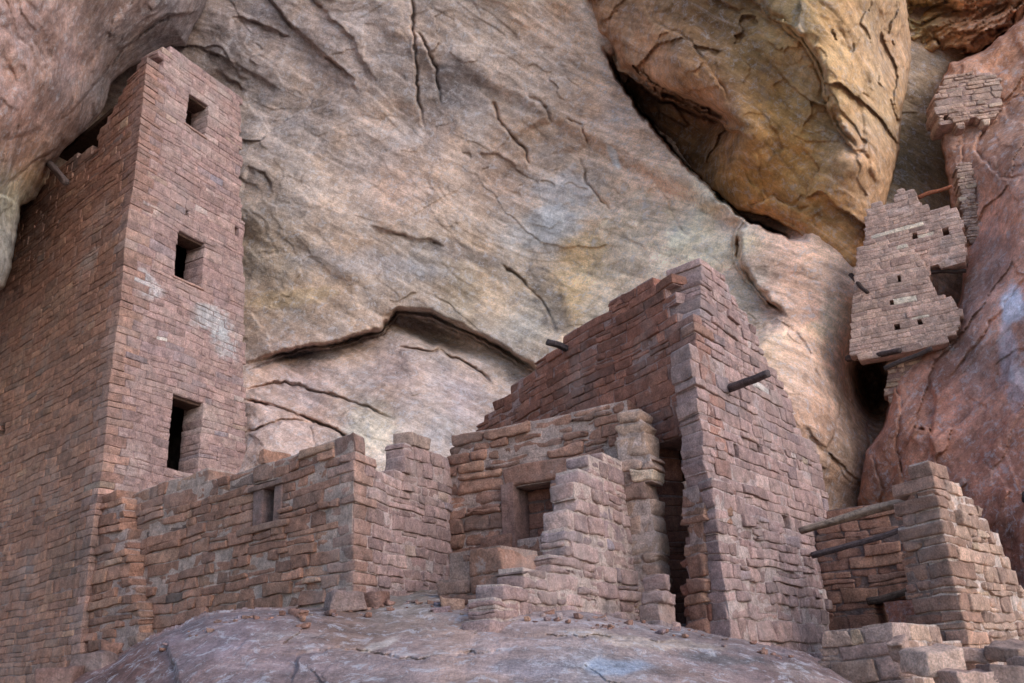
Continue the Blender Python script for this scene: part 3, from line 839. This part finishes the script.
# rear walls against the cliff
pTR2 = Plane.__new__(Plane); pTR2.O = pTL.pt(4.1, 0); pTR2.d = pTR.d; pTR2.n = -pTR.n
pTB = Plane.__new__(Plane); pTB.O = pTR.pt(2.15, 0); pTB.d = pTL.d; pTB.n = -pTL.n
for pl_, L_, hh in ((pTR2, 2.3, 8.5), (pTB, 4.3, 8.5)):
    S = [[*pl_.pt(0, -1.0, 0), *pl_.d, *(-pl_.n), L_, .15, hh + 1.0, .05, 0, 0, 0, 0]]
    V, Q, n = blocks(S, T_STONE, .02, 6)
    mesh_obj('rear_wall', V, Q, MASON, tower, np.tile(lin((62, 48, 42)), (len(V), 1)))  # smoke-dark tone, also put in so the windows stay black

# ================================================================== LOW ROOM IN FRONT OF THE TOWER
pAL = Plane(354, 520, 9.05, VL)                        # shaded front
pAR = Plane(354, 520, 9.05, 900)                       # pale return
CZ_A = courses(-.8, 4.5, 0.140, 9)
low = thing('low_front_wall', pAL.pt(2, .2), 'low ruined corner wall with a small square niche, in front of the stone tower', 'ruined wall')
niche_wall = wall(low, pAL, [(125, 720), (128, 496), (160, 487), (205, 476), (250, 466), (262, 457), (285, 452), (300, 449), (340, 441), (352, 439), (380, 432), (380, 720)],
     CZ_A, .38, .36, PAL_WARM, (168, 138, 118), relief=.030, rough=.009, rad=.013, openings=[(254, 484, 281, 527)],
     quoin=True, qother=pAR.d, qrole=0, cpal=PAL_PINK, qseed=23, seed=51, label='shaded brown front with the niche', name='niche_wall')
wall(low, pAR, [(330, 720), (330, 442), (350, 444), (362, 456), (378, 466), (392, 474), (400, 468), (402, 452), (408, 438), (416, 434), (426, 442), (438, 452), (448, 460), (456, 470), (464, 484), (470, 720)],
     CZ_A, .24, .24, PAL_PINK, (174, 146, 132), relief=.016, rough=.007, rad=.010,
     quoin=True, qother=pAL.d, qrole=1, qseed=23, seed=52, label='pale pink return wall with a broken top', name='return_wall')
sa, za = pAL.sz(281, 484); sb, zb = pAL.sz(254, 527)
# sz runs with s growing to the left here (away from the corner)
slab(niche_wall, pAL, sa - .04, sa + .10, zb - .02, za + .02, .02, -.22, (128, 100, 92), 'jamb_stone', 1)
slab(niche_wall, pAL, sb - .17, sb + .02, zb - .02, za + .02, .03, -.22, (122, 96, 90), 'jamb_stone', 2)
slab(niche_wall, pAL, sa - .08, sb + .10, za + .0, za + .06, .05, -.3, (120, 94, 84), 'lintel', 3)
slab(niche_wall, pAL, sa - .2, sb + .3, zb - .08, zb + .0, .05, -.3, (142, 108, 92), 'sill', 4)
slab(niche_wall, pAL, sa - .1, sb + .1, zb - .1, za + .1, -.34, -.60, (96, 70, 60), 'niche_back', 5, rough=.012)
# buttress joining it to the tower
pBT = Plane(138, 600, 11.35, VL)
butt = thing('stone_buttress', pBT.pt(0, -.5), 'narrow rough stone pier at the foot of the tower, left of the low wall', 'pier')
wall(butt, pBT, [(84, 760), (86, 520), (100, 500), (122, 494), (126, 540), (136, 600), (142, 640), (142, 760)],
     CZ_T, .6, .34, PAL_WARM, (160, 130, 114), relief=.045, rough=.010, rad=.013, seed=53, jit=.07)

# ================================================================== MIDDLE RUIN WITH THE DOORWAY
pML = Plane(462, 500, 11.0, -1150)
pML = Plane.rev(pML) if pML.d[1] > 0 else pML          # s grows to the right
CZ_M = courses(-.4, 5, 0.150, 14)
mid = thing('doorway_ruin', pML.pt(1, .5), 'ragged brown ruin with a blocked doorway in the middle of the picture', 'ruined house')
doorway_wall = wall(mid, pML, [(440, 640), (446, 452), (452, 440), (470, 432), (490, 426), (520, 421), (545, 418), (575, 416), (590, 410), (630, 404), (636, 420), (642, 470), (646, 560), (648, 640)],
     CZ_M, .42, .36, PAL_WARM, (172, 140, 120), relief=.040, rough=.013, rad=.026, openings=[(513, 482, 552, 548)], seed=61, jit=.07, label='shaded wall with the doorway', name='doorway_wall')
s0, zt = pML.sz(513, 482); s1, _ = pML.sz(552, 482); _, zb = pML.sz(513, 548)
slab(doorway_wall, pML, s0 - .16, s0 + .02, zb - .1, zt + .0, .04, -.34, (132, 100, 90), 'jamb_stone', 11)
slab(doorway_wall, pML, s1 - .02, s1 + .12, zb - .1, zt + .0, .0, -.34, (118, 100, 98), 'jamb_stone', 12)
slab(doorway_wall, pML, s0 - .12, s1 + .12, zt - .045, zt + .0, -.02, -.3, (76, 58, 50), 'lintel', 13, WOOD)
slab(doorway_wall, pML, s0 - .45, s0 - .02, zb - .02, zb + .17, .09, -.2, (134, 98, 84), 'sill', 14, rough=.01)
wall(mid, pML.shift(-.30), [(505, 560), (505, 475), (560, 475), (560, 560)], CZ_M, .25, .30, PAL_RED, (120, 90, 76), relief=.012, seed=62, name='door_blocking', label='masonry filling the doorway')
pMB = Plane.__new__(Plane); _s = pML.sz(640, 500)[0]
pMB.O = pML.pt(_s - .02, 0, -.35); pMB.d = np.array([math.sin(R3(22)), math.cos(R3(22))]); pMB.n = np.array([pMB.d[1], -pMB.d[0]])
_zt = pML.sz(640, 412)[1]
wall(mid, pMB, [], CZ_M, .34, .34, PAL_WARM, (140, 110, 94), relief=.02, rough=.009, rad=.013, seed=66, name='return_wall', poly_sz=[(0, -.5), (0, _zt), (.9, _zt), (.9, -.5)])  # added wall that shuts out sky light so the gap goes dark
# the stepped wall running towards the path, its lit side facing right
pM4 = Plane(634, 560, 9.55, 1060).rev()                  # s grows towards the path
CZ_N = courses(-.6, 4.2, 0.128, 19)
wall(mid, pM4, [(648, 660), (640, 600), (632, 520), (626, 470), (622, 462), (606, 457), (590, 464), (578, 474), (574, 490), (574, 508), (562, 520), (562, 545), (556, 560), (528, 568), (520, 580), (500, 584), (492, 604), (488, 680)],
     CZ_N, .26, .30, PAL_PINK, (176, 148, 130), relief=.026, rough=.011, rad=.022, seed=63, jit=.05, label='pale stepped wall with its lit side to the right', name='stepped_wall')
pM5 = Plane(500, 600, 7.7, VL)
wall(mid, pM5, [(436, 680), (438, 590), (448, 556), (498, 553), (502, 580), (508, 680)], CZ_M, .5, .36, PAL_WARM, (146, 112, 92), relief=.03, rough=.012, rad=.018, seed=64, label='low broken end of the stepped wall', name='broken_end')
pM7 = Plane(638, 560, 9.5, -1150).rev()
wall(mid, pM7, [(622, 660), (620, 520), (612, 425), (618, 412), (642, 403), (648, 425), (650, 470), (655, 560), (658, 660)],
     CZ_M, .36, .26, PAL_TAN, (176, 146, 126), relief=.045, rough=.013, rad=.028, seed=67, jit=.05, name='end_pier', label='column of rounded stones ending the doorway wall at the dark gap')
# small stepped footing on the gap side
pM6 = Plane(683, 610, 9.0, 1060).rev()
wall(mid, pM6, [(684, 690), (682, 622), (674, 604), (668, 584), (658, 580), (658, 690)], CZ_N, .2, .2, PAL_PINK, (150, 118, 102), relief=.03, rough=.010, rad=.014, seed=65)

# ================================================================== BIG GABLED WALL
pGR = Plane(722, 612, 9.0, 1230)                        # lit side, s grows away
pGL0 = Plane(722, 612, 9.0, -120)
CZ_G = courses(-1.2, 6.5, 0.118, 27)
big = thing('gabled_wall', pGR.pt(1, .2), 'highest dark red stone wall with a sloping top, right of the middle', 'ruined wall')
so_ = pGR.sz(706, 400)[0]
pGF = Plane.__new__(Plane); pGF.O = pGR.pt(so_, 0); pGF.d = pGR.d; pGF.n = pGR.n
pGL = Plane.__new__(Plane); pGL.O = pGR.pt(so_, 0); pGL.d = pGL0.d; pGL.n = pGL0.n
wall(big, pGR, [(722, 700), (722, 612), (706, 480), (690, 340), (700, 350), (706, 358), (714, 368), (722, 420), (748, 700)],
     CZ_G, .32, .30, PAL_PINK, (170, 142, 130), vdir=pGL.d, relief=.020, rough=.008, rad=.011, seed=70, jit=.03, name='buttress', label='pale near end of the wall, lower than the gable')
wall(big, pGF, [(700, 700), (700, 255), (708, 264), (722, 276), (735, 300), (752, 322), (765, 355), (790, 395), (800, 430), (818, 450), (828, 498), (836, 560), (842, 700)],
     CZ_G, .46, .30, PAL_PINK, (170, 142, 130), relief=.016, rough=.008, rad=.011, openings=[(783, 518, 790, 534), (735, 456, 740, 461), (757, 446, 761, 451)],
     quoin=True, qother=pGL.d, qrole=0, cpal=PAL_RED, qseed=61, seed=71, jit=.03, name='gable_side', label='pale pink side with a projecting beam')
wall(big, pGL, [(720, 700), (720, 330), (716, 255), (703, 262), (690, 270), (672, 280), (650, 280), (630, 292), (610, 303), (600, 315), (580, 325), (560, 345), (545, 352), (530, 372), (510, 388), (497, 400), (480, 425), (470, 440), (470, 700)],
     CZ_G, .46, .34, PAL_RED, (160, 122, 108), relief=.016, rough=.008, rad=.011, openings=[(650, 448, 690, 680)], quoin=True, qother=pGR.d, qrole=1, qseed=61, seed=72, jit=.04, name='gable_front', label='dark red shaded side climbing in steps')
c0 = pGL.pt(.35, pGL.sz(668, 440)[1] + .1) + np.array([*(pGR.d * .42), 0])
S = [[*c0, *pGL.d, *pGR.d, 3.0, 1.8, .14, .01, 0, 0, 0, 0]]
V, Q, n = blocks(S, T_STONE, .004, 5)
mesh_obj('floor', V, Q, WOOD, big, np.tile(lin((80, 60, 48)), (len(V), 1)))  # unseen slab, added with the low opening before it to darken the gap
# proud lower pier at its foot
pPR = Plane(733, 640, 8.75, 1230)
pPL = Plane(733, 640, 8.75, -100)
pier = thing('stone_pier', pPR.pt(0, .2), 'rough stone pier with two stepped corners at the foot of the gabled wall', 'pier')
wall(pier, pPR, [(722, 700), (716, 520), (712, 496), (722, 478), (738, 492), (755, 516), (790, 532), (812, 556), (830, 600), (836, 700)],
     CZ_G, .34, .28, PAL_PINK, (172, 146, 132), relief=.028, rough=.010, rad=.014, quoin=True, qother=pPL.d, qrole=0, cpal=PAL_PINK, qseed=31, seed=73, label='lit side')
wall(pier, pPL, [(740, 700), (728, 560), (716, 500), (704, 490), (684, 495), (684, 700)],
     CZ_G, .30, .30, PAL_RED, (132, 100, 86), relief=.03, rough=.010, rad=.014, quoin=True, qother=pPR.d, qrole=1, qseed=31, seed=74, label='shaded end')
pPE = Plane(708, 620, 8.95, -150)
wall(pier, pPE, [(712, 690), (708, 560), (702, 490), (690, 478), (678, 488), (686, 560), (692, 690)],
     CZ_M, .4, .30, PAL_WARM, (160, 130, 114), relief=.035, rough=.010, rad=.015, seed=75, label='ragged outer end', name='outer_end')

# ================================================================== ROOM ON THE RIGHT
pRB = Plane(832, 600, 11.3, VL).rev()
CZ_R = courses(-1.2, 4.5, 0.105, 36)
room = thing('corner_room', pRB.pt(1, -.2), 'dark roofless room between the gabled wall and the tall end wall on the right', 'ruined room')
wall(room, pRB, [(815, 700), (818, 535), (824, 520), (838, 508), (860, 512), (880, 505), (930, 498), (940, 700)], CZ_R, .4, .30, PAL_WARM, (120, 96, 84), relief=.02, rough=.009, rad=.012, openings=[(872, 594, 915, 640)], seed=81)
pEL = Plane(968, 640, 8.6, -60)
pER = Plane(968, 640, 8.6, 1500)
endw = thing('end_wall', pER.pt(.5, -.3), 'tall pale stone wall leaning up at the lower right with a broken sloping top', 'ruined wall')
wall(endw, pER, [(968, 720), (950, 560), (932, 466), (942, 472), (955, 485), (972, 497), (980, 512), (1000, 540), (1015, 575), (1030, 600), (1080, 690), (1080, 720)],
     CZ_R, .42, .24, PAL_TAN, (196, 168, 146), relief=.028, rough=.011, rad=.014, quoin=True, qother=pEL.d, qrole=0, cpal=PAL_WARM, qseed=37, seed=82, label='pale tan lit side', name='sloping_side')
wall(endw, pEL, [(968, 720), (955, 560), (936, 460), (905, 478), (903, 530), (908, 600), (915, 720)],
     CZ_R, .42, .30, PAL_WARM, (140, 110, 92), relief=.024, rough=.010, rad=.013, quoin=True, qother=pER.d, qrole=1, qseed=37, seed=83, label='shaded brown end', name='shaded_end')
pFL = Plane(905, 683, 7.7, -500)
pFR = Plane(905, 683, 7.7, 1500)
fr_ = thing('low_corner_wall', pFR.pt(.2, -.6), 'knee high corner wall of square tan blocks below the dark room', 'ruined wall')
CZ_F = courses(-1.2, 2, 0.10, 40)
wall(fr_, pFL, [(905, 740), (894, 618), (880, 620), (860, 626), (822, 636), (816, 740)], CZ_F, .3, .24, PAL_TAN, (160, 130, 110), relief=.014, rough=.007, rad=.011, quoin=True, qother=pFR.d, qrole=0, cpal=PAL_PINK, qseed=43, seed=84)
wall(fr_, pFR, [(905, 740), (896, 617), (925, 626), (965, 642), (980, 740)], CZ_F, .3, .26, PAL_TAN, (186, 158, 136), relief=.006, rough=.007, rad=.011, quoin=True, qother=pFL.d, qrole=1, qseed=43, seed=85)

# ================================================================== GRANARY HIGH IN THE CREVICE
pU1 = Plane(930, 300, 12.2, -1300).rev()
CZ_U = courses(2.5, 9.5, 0.075, 47)
gran = thing('crevice_granary', pU1.pt(0, 4.2), 'small pale two stage stone building wedged high in the crevice at the right', 'granary')
wall(gran, pU1, [(848, 358), (852, 300), (857, 250), (868, 240), (905, 244), (924, 262), (936, 292), (952, 298), (962, 312), (958, 330), (946, 342), (900, 354)],
     CZ_U, .3, .26, PAL_LIGHT, (190, 152, 128), relief=.004, rough=.004, rad=.006, jit=.015, gap=.005, recess=.005, calm=.9, openings=[(896, 277, 900, 282), (888, 298, 892, 303), (894, 322, 899, 329), (917, 317, 921, 322)], seed=91, label='lower stage', name='lower_stage')
pU2 = Plane(930, 240, 12.34, -1300).rev()
wall(gran, pU2, [(862, 262), (866, 215), (872, 204), (892, 202), (897, 190), (914, 190), (922, 208), (958, 209), (965, 235), (966, 264), (930, 266), (925, 300), (870, 300)],
     CZ_U, .3, .24, PAL_LIGHT, (196, 158, 134), relief=.005, rough=.005, rad=.006, jit=.02, gap=.005, recess=.005, calm=.9, openings=[(911, 233, 916, 241), (942, 230, 948, 236)], seed=92, label='upper stage', name='upper_stage')
pU3 = Plane(900, 380, 12.85, -1500).rev()
wall(gran, pU3, [(886, 356), (925, 350), (920, 372), (900, 392), (893, 410), (886, 400)], CZ_U, .3, .2, PAL_TAN, (150, 112, 96), relief=.02, rough=.006, rad=.014, seed=93, label='crumbling footing', name='footing')
pU4 = Plane(970, 100, 12.72, -6000).rev()
patchw = thing('ledge_masonry', pU4.pt(0, 7), 'remnant of stone walling on the ledge at the top right edge of the cliff', 'ruined wall')
wall(patchw, pU4, [(938, 128), (934, 98), (945, 76), (965, 72), (998, 74), (1004, 96), (990, 126), (975, 116), (962, 130), (950, 122)], courses(5, 12, .075, 49), .5, .2, PAL_TAN, (170, 130, 110), relief=.02, rough=.006, rad=.012, openings=[(943, 115, 948, 121)], seed=94)
pU5 = Plane(968, 200, 12.72, -4000).rev()
thinw = thing('narrow_masonry', pU5.pt(0, 6), 'narrow strip of thin stones plastered against the cliff beside the granary', 'ruined wall')
wall(thinw, pU5, [(956, 165), (972, 160), (978, 200), (984, 240), (968, 242), (960, 205)], courses(4, 10, .06, 50), .3, .14, PAL_TAN, (170, 136, 116), relief=.012, rough=.005, rad=.01, seed=95)

# ================================================================== BEAMS
def beam(x0, y0, Y0, x1, y1, Y1, r0, r1, seed, label, col=(96, 80, 70), group='weathered roof beams', sag=0, name='wooden_beam'):
    return log(name, P(x0, y0, Y0), P(x1, y1, Y1), r0, r1, seed, col, label=label, cat='beam', group=group, sag=sag)
a_ = pGL.sz(566, 350); q0 = pGL.pt(a_[0], a_[1], -.2); q1 = P(547, 342, q0[1] - .35)
log('wooden_beam', q0, q1, .045, .04, 1, (70, 60, 60), label='short dark beam end poking out beyond the sloping edge of the gabled wall', cat='beam', group='weathered roof beams')
a_ = pGR.sz(733, 388); q0 = pGR.pt(a_[0], a_[1], -.2)
log('wooden_beam', q0, P(768, 375, q0[1] - .75), .05, .04, 2, (88, 74, 72), label='grey beam projecting from the lit side of the gabled wall', cat='beam', group='weathered roof beams')
beam(800, 531, 9.85, 912, 500, 9.25, .040, .050, 3, 'long split grey beam spanning the top of the dark room', (140, 118, 102), sag=-.01)
beam(812, 556, 10.6, 912, 527, 9.9, .035, .03, 4, 'dark beam just below the long split one in the dark room', (92, 78, 76))
beam(868, 602, 11.0, 914, 590, 10.6, .035, .035, 14, 'lintel beam over the black opening in the dark room', (84, 70, 62))
beam(45, 160, 13.6, 66, 181, 12.4, .065, .06, 5, 'beam stub in the black gap beside the tower top', (92, 76, 72))
beam(851, 275, 12.9, 867, 293, 12.3, .035, .03, 6, 'short stick slanting out of the left edge of the granary', (70, 54, 48))
beam(918, 197, 12.9, 952, 186, 12.6, .04, .03, 7, 'reddish brown pole laid across the crevice above the granary', (150, 88, 62))
beam(930, 267, 12.6, 967, 265, 12.5, .035, .035, 8, 'upper of two lintel poles over the small opening of the granary', (78, 62, 54))
beam(931, 272, 12.45, 966, 271, 12.35, .03, .03, 9, 'lower of two lintel poles over the small opening of the granary', (64, 50, 46))
beam(847, 359, 13.1, 900, 351, 12.35, .05, .045, 10, 'beam carrying the foot of the granary over the black hole', (78, 62, 58))
beam(884, 368, 12.5, 932, 348, 12.1, .035, .03, 11, 'thin bent pole along the right foot of the granary', (74, 60, 56))
beam(1021, 470, 11.5, 1028, 502, 10.85, .06, .055, 12, 'dark beam end cut off by the right edge of the picture', (60, 50, 48))

# ================================================================== BOULDERS AND LOOSE STONES
rock('boulder', axis(40, 60, 880, 900, 1.25, 6), axis(560, 560, 700, 1060, 1.25, 8),
     [(100, 660, 7.6), (200, 625, 7.3), (200, 683, 6.3), (330, 612, 7.5), (330, 683, 6.1), (400, 640, 6.9), (360, 595, 8.2), (430, 585, 8.3), (450, 600, 7.9), (560, 616, 7.3), (560, 683, 5.9), (700, 634, 7.5), (700, 683, 6.2), (840, 683, 7.0), (400, 1000, 3.9), (100, 1000, 4.6), (800, 1000, 4.4)],
     [(180, 660, 120, 100, 106), (140, 665, 104, 72, 68), (230, 640, 128, 108, 114), (300, 660, 124, 104, 108), (400, 640, 134, 114, 118), (500, 640, 140, 120, 122), (480, 625, 160, 130, 120), (600, 630, 150, 124, 120), (600, 670, 120, 116, 126), (700, 660, 134, 112, 112), (800, 670, 128, 104, 106), (400, 600, 132, 120, 112), (360, 600, 120, 90, 80)],
     ROCK_B, gain=(.86, .81, .72), outline=[(30, 1100), (50, 700), (66, 676), (110, 662), (135, 650), (165, 632), (205, 618), (260, 612), (320, 608), (345, 604), (378, 598), (402, 597), (424, 594), (440, 597), (452, 603), (480, 607), (560, 612), (640, 620), (700, 630), (760, 644), (800, 656), (852, 682), (880, 720), (900, 1100)],
     lip=18, back=1.6, seed=45, fac=.08, fac_scale=.6, amp=(0.12, 0.04, 0.012), terr=0.02, terr_scale=.7, stretch=(.8, 1, 1.6),
     cracks=[([(165, 640), (170, 660), (182, 690)], -.25, 30, 3), ([(470, 612), (478, 630), (520, 640), (600, 638), (700, 645)], .20, 40, 2), ([(290, 690), (300, 655), (340, 650), (420, 660), (520, 652)], .20, 40, 2), ([(232, 655), (245, 640), (262, 636)], .06, 20, 1.5), ([(560, 690), (600, 655), (700, 650), (790, 672)], -.07, 40, 1.5)],
     patches=[(620, 668, 44, 12, -8, (150, 160, 176), .6), (720, 655, 60, 6, 4, (96, 92, 92), .6), (380, 640, 20, 5, -30, (186, 170, 160), .6), (650, 640, 90, 6, 2, (176, 156, 140), .5), (540, 672, 60, 8, -5, (110, 108, 116), .5), (800, 672, 40, 8, 20, (160, 140, 130), .4)],
     label='broad smooth purplish sandstone boulder along the bottom edge', cat='boulder')

items = [(P(935, 672, 7.1), .3, .12, (.34, .26, .17)), (P(982, 664, 7.4), .1, -.05, (.42, .28, .10)), (P(975, 686, 6.9), .2, .05, (.40, .28, .12)), (P(1018, 660, 7.2), .5, .1, (.36, .28, .12)), (P(1010, 684, 6.9), -.1, 0, (.34, .25, .14)), (P(903, 662, 7.35), .8, 0, (.14, .12, .16)), (P(1048, 676, 7.0), .2, 0, (.4, .3, .16))]
labs = ['thick brown block leaning beside the low corner wall', 'long flat slab, upper of the loose stones right of the brown block', 'squared block under the long flat slab at the bottom edge', 'pale slab highest in the bottom right corner', 'grey brown block beneath the pale slab at the bottom edge', 'small upright stone against the low corner wall', 'stone at the right end of the rubble row, cut by the frame']
for o, l in zip(loose_stones(items, 7, name='loose_stone', pal=PAL_TAN), labs):
    tag(o, l, 'stone', 'loose stones in the lower right corner')
# fallen stones and grit where the walls meet the ledge
from mathutils.bvhtree import BVHTree
bo = bpy.data.objects['boulder']
bv = BVHTree.FromPolygons([tuple(v.co) for v in bo.data.vertices], [tuple(p.vertices) for p in bo.data.polygons])
def on_ledge(px, py):
    d = Vector(ray(px, py)); h = bv.ray_cast(-bo.location, d.normalized())
    return None if h[0] is None else np.array(h[0] + bo.location)
rng = random.Random(5)
S, SC = [], []
while len(S) < 170:
    px = rng.uniform(165, 800)
    base = np.interp(px, [165, 205, 260, 330, 378, 440, 480, 560, 640, 700, 760, 800], [640, 624, 616, 612, 604, 602, 610, 615, 623, 633, 647, 659])
    h = on_ledge(px, base + abs(rng.gauss(0, 5)) - 1)
    if h is None: continue
    if px > 690 and rng.random() < .5: continue
    k = math.exp(rng.gauss(-3.55, .45)); an = rng.uniform(0, 6.28)
    U = (math.cos(an), math.sin(an)); Vv_ = (-U[1], U[0])
    S.append([h[0], h[1], h[2] - k * .25, *U, *Vv_, k * rng.uniform(1.1, 2), k, k * rng.uniform(.5, .9), k * .2, 0, 0, k * .3, k * .3])
    SC.append(grade(pick(PAL_WARM if rng.random() < .6 else PAL_PINK, rng)))
V, Q, n = blocks(S, T_STONE, .004, 9)
b = V.mean(0)
tag(mesh_obj('gravel', V, Q, MASON, None, np.repeat(np.array(SC), n, axis=0), loc=b), kind='stuff')
bs = []
for px, py, yaw, sz in ((345, 606, .5, (.30, .22, .17)), (372, 602, -.3, (.24, .2, .14)), (452, 604, .2, (.2, .16, .1))):
    h = on_ledge(px, py + 4)
    bs.append(((h[0], h[1], h[2] - .03), yaw, .05, sz))
labs = ['biggest fallen block on the ledge under the corner of the low niche wall', 'smaller fallen block on the ledge right of the biggest one, under the pale return wall', 'flat fallen stone on the ledge in front of the doorway ruin']
for o, l in zip(loose_stones(bs, 27, name='loose_stone', pal=PAL_WARM), labs):
    tag(o, l, 'stone', 'fallen stones on the ledge')
items = [(P(95, 672, 7.9), -.2, .1, (.34, .25, .15)), (P(110, 658, 8.2), .5, 0, (.16, .14, .14)), (P(60, 688, 7.7), 0, 0, (.3, .25, .16))]
labs = ['blocky stone at the foot of the tower wall', 'small dark lump of stone on top of the blocky stone near the tower foot', 'stone half cut off by the bottom edge at the left']
for o, l in zip(loose_stones(items, 17, name='loose_stone', pal=PAL_WARM), labs):
    tag(o, l, 'stone', 'loose stones at the foot of the tower')
print('verts', sum(len(m.vertices) for m in bpy.data.meshes))
